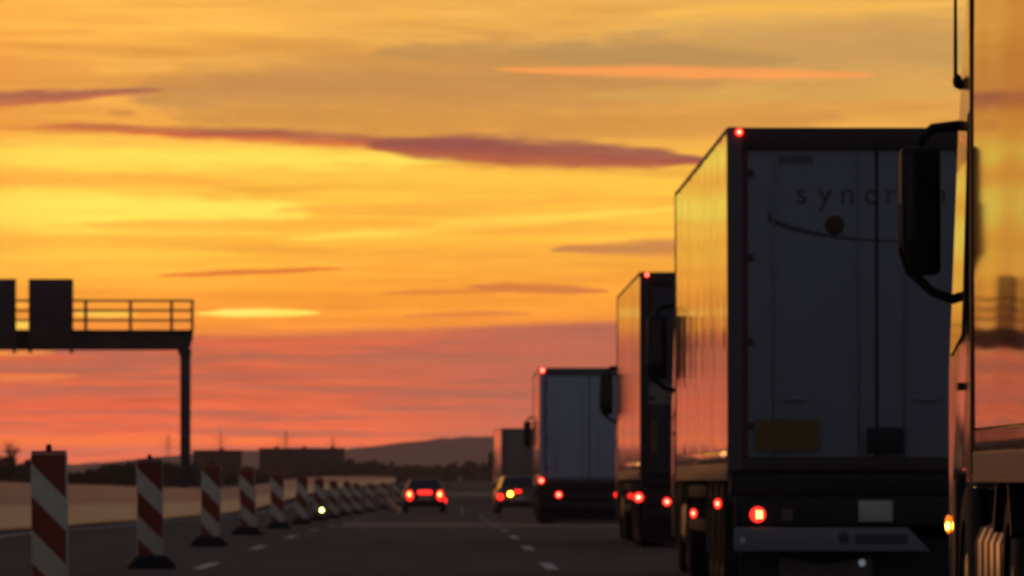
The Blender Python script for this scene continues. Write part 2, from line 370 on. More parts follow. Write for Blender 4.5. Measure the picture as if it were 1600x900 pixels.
# ------------------------------------------------------------------ the ground and the motorway
PROF = [(-400, 0), (100, 0), (130, -.03), (180, -.16), (240, -.32), (300, -.44), (340, -.42), (380, -.30), (440, -.08), (500, .08), (600, .2), (800, .25), (1500, .3), (14000, .3)]
def gz(y):
    for (a, za), (b, zb) in zip(PROF, PROF[1:]):
        if a <= y <= b:
            t = (y - a) / (b - a); t = t * t * (3 - 2 * t) * .5 + t * .5
            return za + (zb - za) * t
    return PROF[0][1] if y < PROF[0][0] else PROF[-1][1]
def px(x, D): return (x - 700.0) / F * D                # sideways metres of a sight line at distance D
def pz(y, D): return 1.0 + (748.0 - y) / F * D
YS = [-250, -100, 0] + list(range(20, 700, 10)) + [750, 800, 900, 1000, 1200, 1500, 2000, 3000, 5000, 8000, 12000]
def strip(name, m, x0, x1, dz, y0=-250, y1=12000, n=1, bend=None):
    b = MB(); ys = [y0] + [y for y in YS if y0 < y < y1] + [y1]
    vs = []; fs = []
    for y in ys:
        k = bend(y) if bend else 0
        for i in range(n + 1): vs.append((x0 + (x1 - x0) * i / n + k, y, gz(y) + dz))
    for j in range(len(ys) - 1):
        for i in range(n): fs.append((j * (n + 1) + i, j * (n + 1) + i + 1, (j + 1) * (n + 1) + i + 1, (j + 1) * (n + 1) + i))
    b.add(vs, fs); return b.build(name, m)
g = strip('ground', 'grass', -6000, 6000, -0.06, n=6); g['kind'] = 'structure'
rd = strip('road', 'asphalt', -8.9, 9.2, 0.0, y1=2500); rd['kind'] = 'structure'
rd2 = strip('opposite_road', 'asphalt', -25.0, -10.6, 0.0, y1=2500); rd2['kind'] = 'structure'
for x, w, nm in ((-7.95, 0.2, 'edge_line'), (5.75, 0.2, 'edge_line')):
    o = strip(nm, 'paint_line', x - w / 2, x + w / 2, 0.004, y1=900, y0=-100); o.parent = rd
def dashes(xc, y0, per, ln, n):
    me = None
    for i in range(n):
        ya = y0 + i * per
        o = strip('lane_dash', 'paint_line', xc - .075, xc + .075, 0.005, y0=ya, y1=ya + ln); o.parent = rd
dashes(1.15, 34.5, 21.3, 6.5, 11)
dashes(-2.76, 34.0, 21.8, 6.0, 11)
o = strip('sheen_strip', 'road_sheen', -2.6, 5.5, 0.002, y0=163, y1=194); o.parent = rd  # pale strip of asphalt, painted in for the sky's grazing reflection

o = strip('sheen_strip', 'road_sheen', -2.6, 5.5, 0.002, y0=440, y1=490); o.parent = rd  # same painted sheen again where the road climbs out of the dip
# far hills
hp = [(-900, 738), (-500, 726), (-200, 735), (60, 728), (180, 722), (240, 714), (300, 708), (380, 704), (470, 706), (540, 703), (590, 696), (640, 689), (700, 684), (770, 681), (850, 680), (950, 686), (1100, 697), (1300, 712), (1600, 728), (2200, 742)]
def hill_y(x):
    for (a, ya), (b, yb) in zip(hp, hp[1:]):
        if a <= x <= b:
            t = (x - a) / (b - a); return ya + (yb - ya) * t
    return 748
HD = 8000.0
b = MB(); vs = []; fs = []; nx = 160; ny = 6
for j in range(ny + 1):
    for i in range(nx + 1):
        x = -900 + 3100 * i / nx; t = j / ny
        hh = max(0, pz(hill_y(x), HD)) * math.sin(math.pi * min(1, t * 0.5 / 0.5 * 1.0)) if 0 else max(0, pz(hill_y(x), HD)) * math.sin(math.pi * t)
        hh += (random.random() - .5) * 2.2 * math.sin(math.pi * t)
        vs.append((px(x, HD), HD - 1200 + 2400 * t, max(-.5, hh)))
for j in range(ny):
    for i in range(nx): fs.append((j * (nx + 1) + i, j * (nx + 1) + i + 1, (j + 1) * (nx + 1) + i + 1, (j + 1) * (nx + 1) + i))
b.add(vs, fs, True); h = b.build('hill', 'hill'); h['kind'] = 'structure'

# ------------------------------------------------------------------ concrete barrier: segments of 6 m
bt = thing('concrete_barrier', 'long pale stepped concrete barrier along the far left road edge, glowing orange low down', 'barrier', (-9.75, 0, 0))
foot_prof = [(-.46, 0), (.46, 0), (.45, .06), (.152, .5), (-.152, .5), (-.45, .06)]
wall_prof = [(-.15, .5), (.15, .5), (.10, 1.02), (-.10, 1.02)]
def segbar(y0, ln, prof):
    bb = MB()
    for (ya, yb) in ((y0, y0 + ln - .03),):
        za, zb = gz(ya), gz(yb); n = len(prof)
        bb.add([(a, ya, c + za) for a, c in prof] + [(a, yb, c + zb) for a, c in prof],
               [list(range(n)), list(range(n, 2 * n))[::-1]] + [(i, n + i, n + (i + 1) % n, (i + 1) % n) for i in range(n)])
    return bb
for i in range(80):
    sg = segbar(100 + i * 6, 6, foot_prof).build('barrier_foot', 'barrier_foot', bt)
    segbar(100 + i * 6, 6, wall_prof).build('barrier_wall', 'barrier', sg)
for nm, m_, pf in (('far_foot', 'barrier_foot', foot_prof), ('far_wall', 'barrier', wall_prof)):
    rest = MB()
    for i in range(60):
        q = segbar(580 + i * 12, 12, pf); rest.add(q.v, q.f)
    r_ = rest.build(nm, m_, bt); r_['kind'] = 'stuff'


# ------------------------------------------------------------------ sign gantry
GD = 275.0
gt = thing('sign_gantry', 'dark steel sign gantry with railed walkway standing beyond the concrete barrier', 'gantry', (px(290, GD), GD, gz(GD)))
zb0, zb1 = pz(547, GD) - gz(GD), pz(518, GD) - gz(GD)
gl = -14.2
sub(gt, 'post', 'dark_steel', lambda b: b.box(-.2, .2, -.2, .2, 0, zb0, .03).box(-.3, .3, -.3, .3, 0, .06).prism([(-.2, zb0 - .32), (.2, zb0 - .32), (.24, zb0 + .02), (-.32, zb0 + .02)], -.19, .19, 'y'))
sub(gt, 'post', 'dark_steel', lambda b: b.box(gl - .2, gl + .2, -.2, .2, 0, zb0, .03))
sub(gt, 'beam', 'dark_steel', lambda b: b.prism([(gl - .3, zb0), (.14, zb0), (.28, zb1 - .25), (.28, zb1), (gl - .3, zb1)], -.35, .35, 'y'))
sub(gt, 'walkway', 'dark_steel', lambda b: b.box(gl - .2, .3, -.6, .6, zb1, zb1 + .05))
rz1 = pz(470, GD) - gz(GD)
for yy in (-.55, .55):
    for zz in (rz1, zb1 + (rz1 - zb1) * .68, zb1 + (rz1 - zb1) * .36):
        sub(gt, 'rail', 'steel', lambda b: b.box(gl - .2, .3, yy - .025, yy + .025, zz - .03, zz + .03))
    for xx in [.26, -.55, -2.15, -3.9, -5.4, -7, -8.6, -10.2, -11.8, -13.4]:
        sub(gt, 'rail_post', 'steel', lambda b: b.box(xx - .035, xx + .035, yy - .03, yy + .03, zb1 + .05, rz1 - .03))
for yy in [0]:
    sub(gt, 'rail', 'steel', lambda b: [b.box(.27, .32, -.525, .525, z - .03, z + .03) for z in (rz1, zb1 + (rz1 - zb1) * .68, zb1 + (rz1 - zb1) * .36)])
sub(gt, 'control_box', 'dark_steel', lambda b: b.box(.2, .5, -.25, .25, 1.2, 1.9, .02))
for xa, xb in ((47, 116), (-44, 27), (-135, -66)):
    x0, x1 = px(xa, GD) - px(290, GD), px(xb, GD) - px(290, GD); z1 = pz(437, GD) - gz(GD)
    p = sub(gt, 'sign_panel', 'sign_back', lambda b: b.box(x0, x1, -.95, -.65, zb0 + .02, z1, .02))
    for zz in (.25, .5, .75):
        sub(p, 'stiffener', 'dark_steel', lambda b: b.box(x0 + .05, x1 - .05, -.99, -.952, zb0 + (z1 - zb0) * zz - .04, zb0 + (z1 - zb0) * zz + .04))
    for xx in (x0 + .06, x1 - .06):
        sub(p, 'bracket', 'dark_steel', lambda b: b.box(xx - .06, xx + .06, -.9, -.7, zb0 - .14, zb0 + .018))

# ------------------------------------------------------------------ warning beacons
def make_beacon():
    t = thing('warning_beacon', 'x', 'beacon')
    w, z0, z1 = .145, .13, 1.2
    sub(t, 'panel', 'white_sheet', lambda b: b.box(-w, w, -.02, .03, z0, z1, .008))
    def clip(lo, hi):
        # band between lines z = lo - x and z = hi - x  (falling to the right)
        poly = []
        L, Rr = -w + .006, w - .006
        cand = [(L, lo - L), (Rr, lo - Rr), (Rr, hi - Rr), (L, hi - L)]
        def cut(poly, zc, keep_above):
            out = []
            for i in range(len(poly)):
                a, b_ = poly[i], poly[(i + 1) % len(poly)]
                ia = (a[1] >= zc) == keep_above or a[1] == zc; ib = (b_[1] >= zc) == keep_above or b_[1] == zc
                if ia: out.append(a)
                if ia != ib:
                    k = (zc - a[1]) / (b_[1] - a[1]); out.append((a[0] + (b_[0] - a[0]) * k, zc))
            return out
        poly = cut(cand, z0 + .006, True)
        if len(poly) > 2: poly = cut(poly, z1 - .006, False)
        return poly
    per = .525
    for i in range(4):
        hi = 1.25 - i * per; lo = hi - .265
        if i == 0: hi = 1.5
        pl = clip(lo, hi)
        if len(pl) > 2: sub(t, 'red_stripe', 'red_sheet', lambda b: b.prism(pl, -.0225, -.0205, 'y'))
    sub(t, 'foot', 'rubber', lambda b: b.prism([(-.26, 0), (.26, 0), (.26, .05), (.16, .15), (-.16, .15), (-.26, .05)], -.38, .38, 'y', bev=.012))
    sub(t, 'cap', 'red_sheet', lambda b: b.box(-w + .005, w - .005, -.018, .028, z1 + .001, z1 + .022, .006))
    sub(t, 'top_knob', 'black_plastic', lambda b: b.tube([(0, 0, z1 + .02), (0, 0, z1 + .045)], .026).ball((0, 0, z1 + .05), .026))
    return t
bpos = [(55.5, -3.13), (78.6, -3.32), (104.8, -3.54), (129, -3.65), (153, -3.70), (178, -3.72), (204, -3.74), (230, -3.74), (255, -3.70), (281, -3.62), (307, -3.42), (333, -3.05), (359, -2.6)]
words_ = ['nearest of the row, foot below frame', 'second in the row from the camera', 'third in the row, in front of the gantry post', 'fourth in the row from the camera', 'fifth in the row from the camera',
          'sixth in the row, beside the small glowing lamp', 'seventh in the row, just beyond the glowing lamp', 'eighth in the row', 'ninth in the row', 'fifth from the far end of the row', 'third from the far end of the row', 'second from the far end of the row', 'farthest of the row, left of braking car']
words_[9] = 'tenth in the row from the camera'
proto = make_beacon()
for i, (D, x) in enumerate(bpos):
    o = proto if i == 0 else copy_tree(proto)
    o.location = (x, D, gz(D)); o.rotation_euler = (R(random.uniform(-1.5, 1.5)), R(random.uniform(-2.4, 2.4) if i > 1 else -.5), R(random.uniform(-12, 12)))
    tag(o, 'red and white striped warning beacon, ' + words_[i], 'beacon', 'striped warning beacons in a row beside the lane')
    if i == 0:
        proto_first = o
# small glowing lamp by the sixth beacon's foot
D = 196.0; lz = pz(797, D) - gz(D)
wl = thing('warning_lamp', 'small glowing yellow green lamp low beside the striped beacons', 'lamp', (px(503, D), D, gz(D)))
sub(wl, 'stand', 'black_plastic', lambda b: b.box(-.1, .1, -.08, .08, 0, .04, .01).tube([(0, 0, .04), (0, 0, max(.06, lz - .07))], .025))
sub(wl, 'lens', 'warn_hot', lambda b: b.ball((0, 0, lz), (.045, .04, .05)))
# sloping rail end left of the braking car
ge = thing('guard_rail_end', 'pale guard rail end sloping down to the ground left of the braking car', 'guard rail', (0, 0, 0))
p0, p1 = (px(626, 292), 292.0, gz(292) + .05), (px(588, 392), 392.0, pz(764, 392))
v0, v1 = Vector(p0), Vector(p1)
def rail(b):
    n = 16
    for i in range(n + 1):
        p = v0.lerp(v1, i / n); zt = p.z
        pr = [(0, -.15), (.05, -.1), (0, -.05), (0, .05), (.05, .1), (0, .15)]
        b.v += [(p.x + a, p.y, zt + c) for a, c in pr]
    for i in range(n):
        for k in range(5): b.f.append([i * 6 + k, i * 6 + k + 1, (i + 1) * 6 + k + 1, (i + 1) * 6 + k]); b.sm.append(False)
sub(ge, 'rail', 'steel', rail)
for i in range(1, 9):
    p = v0.lerp(v1, i / 9); 
    sub(ge, 'rail_post', 'steel', lambda b: b.box(p.x - .06, p.x, p.y - .05, p.y + .05, gz(p.y), max(gz(p.y) + .02, p.z + .1)))
mk = thing('marker_post', 'tiny pale marker post on the road right of the braking car', 'marker post', (px(722, 290), 290, gz(290)))
sub(mk, 'post', 'white_sheet', lambda b: b.prism([(-.07, 0), (.07, 0), (.05, .2), (0, .3), (-.06, .22)], -.03, .03, 'y'))

# ------------------------------------------------------------------ halls, pylons, trees
def hall(xa, xb, ytop, D, label, bays):
    w = px(xb, D) - px(xa, D); hgt = pz(ytop, D) - gz(D); t = thing('warehouse', label, 'building', ((px(xa, D) + px(xb, D)) / 2, D, gz(D)), 0, 'flat roofed halls on the skyline')
    sub(t, 'wall', 'hall_wall', lambda b: b.box(-w / 2, w / 2, 0, 14, 0, hgt - .25))
    rf = sub(t, 'roof', 'hall_roof', lambda b: b.box(-w / 2 - .15, w / 2 + .15, -.15, 14.15, hgt - .248, hgt))
    for i in range(max(1, bays // 2)): sub(rf, 'vent', 'hall_roof', lambda b: b.box(-w / 2 + (i + .6) * w / max(1, bays // 2) - .4, -w / 2 + (i + .6) * w / max(1, bays // 2) + .4, 3, 4, hgt + .002, hgt + .35))
    for i in range(bays):
        xx = -w / 2 + (i + .5) * w / bays
        f_ = sub(t, 'window', 'hall_roof', lambda b: b.box(xx - .8, xx + .8, -.06, -.002, hgt * .55, hgt * .8))
        sub(f_, 'pane', 'glass_dark', lambda b: b.box(xx - .7, xx + .7, -.08, -.062, hgt * .57, hgt * .78))
    sub(t, 'door', 'hall_roof', lambda b: b.box(-1.5, 1.5, -.07, -.003, 0, 3.2))
hall(302, 375, 703, 1250, 'small flat roofed dark hall just right of the gantry post', 3)
hall(405, 537, 700, 1300, 'long flat roofed dark hall on the skyline left of the hill', 6)
def pylon(x, ytop, D, label):
    hgt = pz(ytop, D); t = thing('electricity_pylon', label, 'pylon', (px(x, D), D, .25), R(20), 'pylons on the skyline')
    def tower(b):
        n = 7; q = []
        for i in range(n + 1):
            k = i / n; w = 3.2 * (1 - k) ** 1.3 + .35; q.append([(sx * w, sy * w, hgt * k) for sx, sy in ((-1, -1), (1, -1), (1, 1), (-1, 1))])
        for i in range(n):
            for c in range(4):
                b.tube([q[i][c], q[i + 1][c]], .09, 4, False); b.tube([q[i][c], q[i + 1][(c + 1) % 4]], .05, 4, False)
                b.tube([q[i + 1][c], q[i + 1][(c + 1) % 4]], .05, 4, False)
    sub(t, 'lattice_tower', 'dark_steel', tower)
    for k, w in ((.72, 6.5), (.85, 5.0)):
        sub(t, 'cross_arm', 'dark_steel', lambda b: b.tube([(-w, 0, hgt * k), (0, 0, hgt * k + 1.2), (w, 0, hgt * k)], .08, 4).tube([(-w, 0, hgt * k), (w, 0, hgt * k)], .08, 4))
pylon(263, 680, 4200, 'thin faint pylon just left of the gantry post')
pylon(345, 676, 4300, 'thin faint pylon above the small hall')
pylon(447, 674, 4300, 'thin faint pylon above the left part of the long hall')
pylon(520, 684, 4600, 'thin faint pylon above the right end of the long hall')

def wood(name, label, cat, xs, tops, D, depth, n, leaf, seed, trunks=0):
    """a belt of scrub: clumps of small leaf faces under an uneven skyline"""
    rnd = random.Random(seed); b = MB()
    def top(x):
        for (a, ya), (c, yc) in zip(tops, tops[1:]):
            if a <= x <= c: return ya + (yc - ya) * (x - a) / (c - a)
        return tops[-1][1]
    clumps = []
    for i in range(n // 55):
        x = rnd.uniform(*xs); d = D + rnd.uniform(0, depth); ht = pz(top(x), D) - gz(D)
        ht *= rnd.uniform(.72, 1.04); r = rnd.uniform(.28, .5) * ht * .75
        clumps.append((px(x, D) * d / D, d, gz(d) + ht - r, r)); 
        if rnd.random() < .9: clumps.append((px(x, D) * d / D + rnd.uniform(-1, 1) * r, d, gz(d) + (ht - r) * rnd.uniform(.2, .7), r))
    for cx, cy, cz, r in clumps:
        for q in range(30):
            a = Vector((rnd.gauss(0, 1), rnd.gauss(0, 1), rnd.gauss(0, 1))).normalized() * r * rnd.uniform(.55, 1.05)
            p = Vector((cx, cy, cz)) + a
            if p.z < gz(cy): continue
            u = Vector((rnd.gauss(0, 1), rnd.gauss(0, 1), rnd.gauss(0, 1))).normalized(); v = u.cross(Vector((rnd.gauss(0, 1), rnd.gauss(0, 1), 1))).normalized()
            s_ = leaf * rnd.uniform(.5, 1.3)
            b.add([p - u * s_, p + v * s_, p + u * s_ * 1.2, p - v * s_ * .8], [(0, 1, 2, 3)])
    for i in range(trunks):
        x = rnd.uniform(*xs); d = D + rnd.uniform(0, depth); ht = (pz(top(x), D) - gz(D)) * rnd.uniform(.9, 1.25); bx = px(x, D) * d / D
        for q in range(4):
            b.tube([(bx, d, gz(d)), (bx + rnd.uniform(-.3, .3), d, gz(d) + ht * .5), (bx + rnd.uniform(-.8, .8), d, gz(d) + ht * rnd.uniform(.8, 1))], [.07, .05, .02], 4, False)
    o = b.build(name, 'foliage'); tag(o, label, cat, None, 'stuff'); return o
wood('scrub', 'dark belt of scrub on the skyline behind the left barrier', 'scrub', (-160, 310), [(-160, 700), (-40, 706), (8, 706), (30, 712), (70, 722), (125, 738), (150, 730), (185, 720), (230, 716), (310, 724)], 700, 60, 9000, .22, 3, 14)
wood('woodland', 'low dark woodland at the foot of the far hill', 'woodland', (290, 900), [(290, 726), (420, 728), (560, 716), (600, 720), (640, 726), (690, 728), (740, 718), (780, 716), (900, 716)], 1450, 150, 14000, .5, 5, 8)
wood('shrubbery', 'dark shrubs just behind the barrier below the gantry', 'shrubs', (-60, 540), [(-60, 738), (60, 742), (200, 738), (300, 734), (380, 740), (460, 738), (560, 736), (700, 742)], 800, 80, 9000, .3, 9)
wood('far_scrub', 'dark scrub beyond the trucks at the right', 'scrub', (900, 1700), [(900, 720), (1700, 715)], 1400, 100, 5000, .5, 13)

def bare_tree(x, ytop, D, label, seed, spread):
    rnd = random.Random(seed); hgt = pz(ytop, D) - gz(D)
    t = thing('bare_tree', label, 'tree', (px(x, D), D, gz(D)), 0, 'bare trees above the scrub')
    tips = []
    def limbs(b):
        def grow(p, d, ln, r, lv):
            q = p + d * ln; b.tube([p, (p + q) / 2 + Vector((rnd.uniform(-1, 1), rnd.uniform(-1, 1), 0)) * ln * .05, q], [r, r * .8, r * .6], 5, False)
            if lv == 0: tips.append(q); return
            for i in range(3 if lv > 1 else 4):
                dd = (d + Vector((rnd.uniform(-1, 1) * spread, rnd.uniform(-1, 1) * spread, rnd.uniform(.0, .5)))).normalized()
                grow(p.lerp(q, rnd.uniform(.55, 1)), dd, ln * rnd.uniform(.55, .75), r * .55, lv - 1)
        grow(Vector((0, 0, 0)), Vector((0, 0, 1)), hgt * .42, hgt * .03, 3)
    sub(t, 'trunk', 'bark', limbs)
    def crown(b):
        for p in tips:
            for k in range(5):
                c = p + Vector((rnd.gauss(0, .16), rnd.gauss(0, .16), rnd.gauss(0, .16))) * hgt * .3
                u = Vector((rnd.gauss(0, 1), rnd.gauss(0, 1), rnd.gauss(0, 1))).normalized(); v = u.orthogonal().normalized(); s_ = .09 * rnd.uniform(.5, 1.2)
                b.add([c - u * s_, c + v * s_, c + u * s_, c - v * s_], [(0, 1, 2, 3)])
    sub(t, 'crown', 'foliage', crown)
bare_tree(26, 684, 690, 'sparse bushy tree at the far left above the first beacon', 4, .75)
bare_tree(-14, 696, 690, 'sparse tree partly cut by the left frame edge', 6, .7)
bare_tree(57, 706, 690, 'small sparse tree just left of the nearest beacon top', 8, .7)

# ------------------------------------------------------------------ trucks
def text_mesh(body, size, space=1.0):
    cu = bpy.data.curves.new('lettering', 'FONT'); cu.body = body; cu.size = size; cu.space_character = space; cu.align_x = 'LEFT'; cu.extrude = 0.0008
    ob = bpy.data.objects.new('lettering', cu); C.objects.link(ob)
    dg = bpy.context.evaluated_depsgraph_get(); me = bpy.data.meshes.new_from_object(ob.evaluated_get(dg))
    bpy.data.objects.remove(ob); return me

def wheel(parent, x, y, r, w, rim='steel', n=28):
    """one tyre with grooves in its tread, and its rim"""
    e = .06; h = w / 2
    prof = [(-h, r * .58), (-h - .0, r * .8), (-h + .02, r * .95), (-h + .05, r)]
    for i in range(3):
        c = -h + .05 + (i + 1) * (w - .1) / 4
        prof += [(c - .012, r), (c - .01, r - .018), (c + .01, r - .018), (c + .012, r)]
    prof += [(h - .05, r), (h - .02, r * .95), (h, r * .8), (h, r * .58)]
    t = sub(parent, 'tyre', 'rubber', lambda b: b.lathe_x(prof, (x, y, r), n))
    sub(t, 'rim', rim, lambda b: b.lathe_x([(-h * .9, 0), (-h * .9, r * .22), (-h * .5, r * .3), (-h * .45, r * .5), (-h * .9, r * .57), (h * .9, r * .57), (h * .45, r * .5), (h * .5, r * .3), (h * .9, r * .22), (h * .9, 0)], (x, y, r), 20))

def round_lamp(parent, name, x, y, z, r, shell='red_lamp', core='red_hot', cr=.45, rz=None):
    l = sub(parent, name, shell, lambda b: b.disc_y((x, y, z), r, .02, 20, rz))
    if core: sub(l, 'bulb', core, lambda b: b.disc_y((x, y - .0215, z), r * cr, .006, 12, (rz or r) * cr))
    return l

def make_truck(loc, rz, label, side='side_white', door='door_blue', frame='frame_brown', post='frame_grey', cab='cab_paint', H=4.0, ripple=.0012, seed=1, top_lamp=True, tail=True, antenna=False, buckles=False, marks=None, bumper='chassis', cabw=1.235, bw=.95):
    rnd = random.Random(seed)
    t = thing('articulated_truck', label, 'truck', loc, rz, 'trucks queued in the right lane')
    w = 1.275; L = 13.6; zf = 1.12
    # --- trailer body
    sub(t, 'trailer_body', 'frame_grey', lambda b: b.box(-w + .03, w - .03, .12, L - .03, zf + .02, H - .03))
    def curtain(sx):
        def f(b):
            ny, nz = 120, 10; vs = []; fs = []
            ph = [rnd.uniform(0, 6.28) for _ in range(4)]
            for j in range(nz + 1):
                for i in range(ny + 1):
                    y = .13 + (L - .2) * i / ny; k = j / nz
                    d = ripple * (math.sin(y * .9 + k * 2.2 + ph[0]) + .35 * math.sin(y * 3.1 + k * 4 + ph[1])) if buckles else ripple * (math.sin(y * 4.1 + ph[0] + k) + .8 * math.sin(y * 2.3 + ph[1] - k * 2) + .5 * math.sin(y * 6.9 + ph[2] + k * 3)) * (1 - .5 * k)
                    d += ripple * .7 * math.sin(k * 5 + ph[3] + y * .4)
                    vs.append((sx * (w + d), y, zf + .13 + (H - .05 - zf - .13) * k))
            for j in range(nz):
                for i in range(ny): fs.append((j * (ny + 1) + i, j * (ny + 1) + i + 1, (j + 1) * (ny + 1) + i + 1, (j + 1) * (ny + 1) + i))
            b.add(vs, fs, True)
            # closed back so that the curtain has thickness
            b.box(min(sx * (w - .025), sx * (w - .008)), max(sx * (w - .025), sx * (w - .008)), .13, L - .07, zf + .13, H - .05)
        return f
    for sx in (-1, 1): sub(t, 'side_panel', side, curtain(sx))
    for sx in (-1, 1):
        a, c = sorted((sx * (w - .03), sx * (w + .006)))
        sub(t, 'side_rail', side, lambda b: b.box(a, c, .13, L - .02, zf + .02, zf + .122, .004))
        sub(t, 'lower_rail', 'frame_grey', lambda b: b.box(a + .004, c - .004, .13, L - .05, zf - .14, zf + .018, .006))
        sub(t, 'top_rail', 'frame_grey', lambda b: b.box(a, c, .13, L - .02, H - .048, H - .002, .006))
        sub(t, 'corner_post', 'black_plastic', lambda b: b.box(a - .004, c + .004, L - .068, L + .05, zf - .1, H + .002, .01))
    if buckles:
        for i in range(46):
            y = 6.6 + i * .15
            sub(t, 'buckle', 'aluminium', lambda b: b.box(-w - .011, -w + .01, y, y + .035, zf - .11, zf + .0))
    sub(t, 'front_wall', 'frame_grey', lambda b: b.box(-w + .04, w - .04, L - .029, L + .03, zf, H - .02))
    # --- rear: frame, doors
    for sx in (-1, 1):
        a, c = sorted((sx * w, sx * (w - .125)))
        p = sub(t, 'rear_post', post, lambda b: b.box(a, c, 0, .118, zf - .05, H, .008))
        a, c = sorted((sx * (w - .128), sx * (w - .165)))
        sub(t, 'hinge_strip', 'red_tape', lambda b: b.box(a, c, .012, .1, zf + .06, H - .19))
    sub(t, 'header', frame, lambda b: b.box(-w + .126, w - .126, -.004, .118, H - .19, H - .004, .008))
    sub(t, 'sill', frame, lambda b: b.box(-w + .126, w - .126, -.006, .118, zf - .05, zf + .055, .008))
    for sx in (-1, 1):
        a, c = sorted((sx * .012, sx * (w - .17)))
        dr = sub(t, 'door', door, lambda b: b.box(a, c, .02, .1, zf + .06, H - .195, .008))
        for k in (.2, .87):
            xb = a + (c - a) * k
            sub(dr, 'locking_bar', door, lambda b: b.tube([(xb, .010, zf + .07), (xb, .010, H - .21)], .007, 6))
        sub(dr, 'handle', door, lambda b: b.box(a + (c - a) * .28 - .02, a + (c - a) * .28 + .2, -.012, .004, zf + .55, zf + .585))
        for k in range(4):
            zz = zf + .3 + k * .72; xe = c if sx > 0 else a
            sub(dr, 'hinge', frame, lambda b: b.box(xe - .05, xe + .05, .004, .0185, zz, zz + .06))
    if marks: marks(t, w, H, zf)
    # --- underside
    sub(t, 'chassis_beam', 'chassis', lambda b: b.box(-.55, -.40, .2, L - 1, .78, zf - .02).box(.40, .55, .2, L - 1, .78, zf - .02))
    sub(t, 'floor_cross', 'chassis', lambda b: [b.box(-w + .04, w - .04, .3 + i * .9, .4 + i * .9, zf - .13, zf - .002) for i in range(15)])
    sub(t, 'rear_crossmember', 'black_plastic', lambda b: b.box(-w + .02, w - .02, .02, .19, .86, zf - .055, .02))
    lb = sub(t, 'light_bar', 'chassis', lambda b: b.box(-w + .06, w - .06, .03, .14, .6, .855, .015))
    bu = sub(t, 'bumper', bumper, lambda b: b.prism([(-w + .06, .38), (bw, .38), (bw - .19, .585), (-w + .06, .585)], -.02, .1, 'y', bev=.012))
    sub(t, 'rear_flap', 'black_plastic', lambda b: b.box(-w + .12, w - .12, .34, .36, .08, .5))
    # wheels on three axles, mudguards, flaps
    for y in (2.0, 3.3, 4.6):
        for sx in (-1, 1):
            wheel(t, sx * 1.06, y, .53, .38)
        sub(t, 'axle', 'chassis', lambda b: b.tube([(-.9, y, .53), (.9, y, .53)], .07))
        for sx in (-1, 1):
            a, c = sorted((sx * .86, sx * 1.26))
            def guard(b):
                n = 10; vs = []; fs = []
                for i in range(n + 1):
                    th = math.pi * (.12 + .76 * i / n)
                    for rr in (.565, .58):
                        for xx in (a, c): vs.append((xx, y + rr * math.cos(th), .53 + rr * math.sin(th)))
                for i in range(n):
                    q = i * 4
                    for (m_, n_) in ((0, 1), (1, 3), (3, 2), (2, 0)): fs.append((q + m_, q + n_, q + 4 + n_, q + 4 + m_))
                b.add(vs, fs, True)
            sub(t, 'mudguard', 'chassis', guard)
    for sx in (-1, 1):
        a, c = sorted((sx * .84, sx * 1.26))
        sub(t, 'mud_flap', 'black_plastic', lambda b: b.box(a, c, 1.28, 1.30, .12, .82))
    # side guard, spare box, landing legs
    for sx in (-1, 1):
        a, c = sorted((sx * 1.22, sx * 1.255))
        for zz in (.5, .82): sub(t, 'side_guard', 'rubber', lambda b: b.box(a, c, 5.6, 10.4, zz, zz + .12, .01))
        for y in (5.8, 7.4, 9.0, 10.2): sub(t, 'guard_post', 'chassis', lambda b: b.box(a - .0 if sx > 0 else a + .036, a + .05 if sx > 0 else c + .05, y, y + .06, .5, zf - .05) if 0 else b.box(sx * 1.19 - .02, sx * 1.19 + .02, y, y + .06, .5, zf - .15))
        sub(t, 'landing_leg', 'chassis', lambda b: b.box(sx * .9 - .06, sx * .9 + .06, 10.9, 11.05, .35, zf - .02).box(sx * .9 - .13, sx * .9 + .13, 10.85, 11.1, .3, .348))
        sub(t, 'reflector_flap', 'flap_grey', lambda b: b.box(sx * 1.13 - .13, sx * 1.13 + .13, 5.30, 5.32, .32, .95) if sx < 0 else b.box(sx * 1.13 - .13, sx * 1.13 + .13, 5.30, 5.32, .32, .95))
        sub(t, 'bracket_flap', 'flap_grey', lambda b: b.box(sx * 1.16 - .06, sx * 1.16 + .06, 1.22, 1.24, .8, zf - .15))
    # --- tractor
    cw = cabw; y0, y1 = 14.2, 16.3
    ct = H - .18
    prof = [(y0, .95), (15.0, .95), (15.0, 1.02), (15.9, 1.02), (15.9, .36), (y1 - .05, .36), (y1, .55), (y1, 1.55), (y1 - .22, 2.85), (y1 - .62, ct - .12), (y0 + .5, ct), (y0, ct - .12)]
    def taper(o, fix=0.0):
        for v in o.data.vertices:
            k = max(0.0, (v.co.z - 1.6) / (ct - 1.6)); v.co.x *= 1 - .055 * k
        return o
    cb = taper(sub(t, 'cab', cab, lambda b: b.prism(prof, -cw, cw, 'x', bev=.06, seg=3)))
    sub(cb, 'windscreen', 'glass_dark', lambda b: b.add([(-1.1, y1 + .004, 1.7), (1.1, y1 + .004, 1.7), (1.05, y1 - .2, 2.72), (-1.05, y1 - .2, 2.72), (-1.1, y1 - .03, 1.7), (1.1, y1 - .03, 1.7), (1.05, y1 - .24, 2.72), (-1.05, y1 - .24, 2.72)], [(0, 1, 2, 3), (7, 6, 5, 4), (0, 4, 5, 1), (1, 5, 6, 2), (2, 6, 7, 3), (3, 7, 4, 0)]))
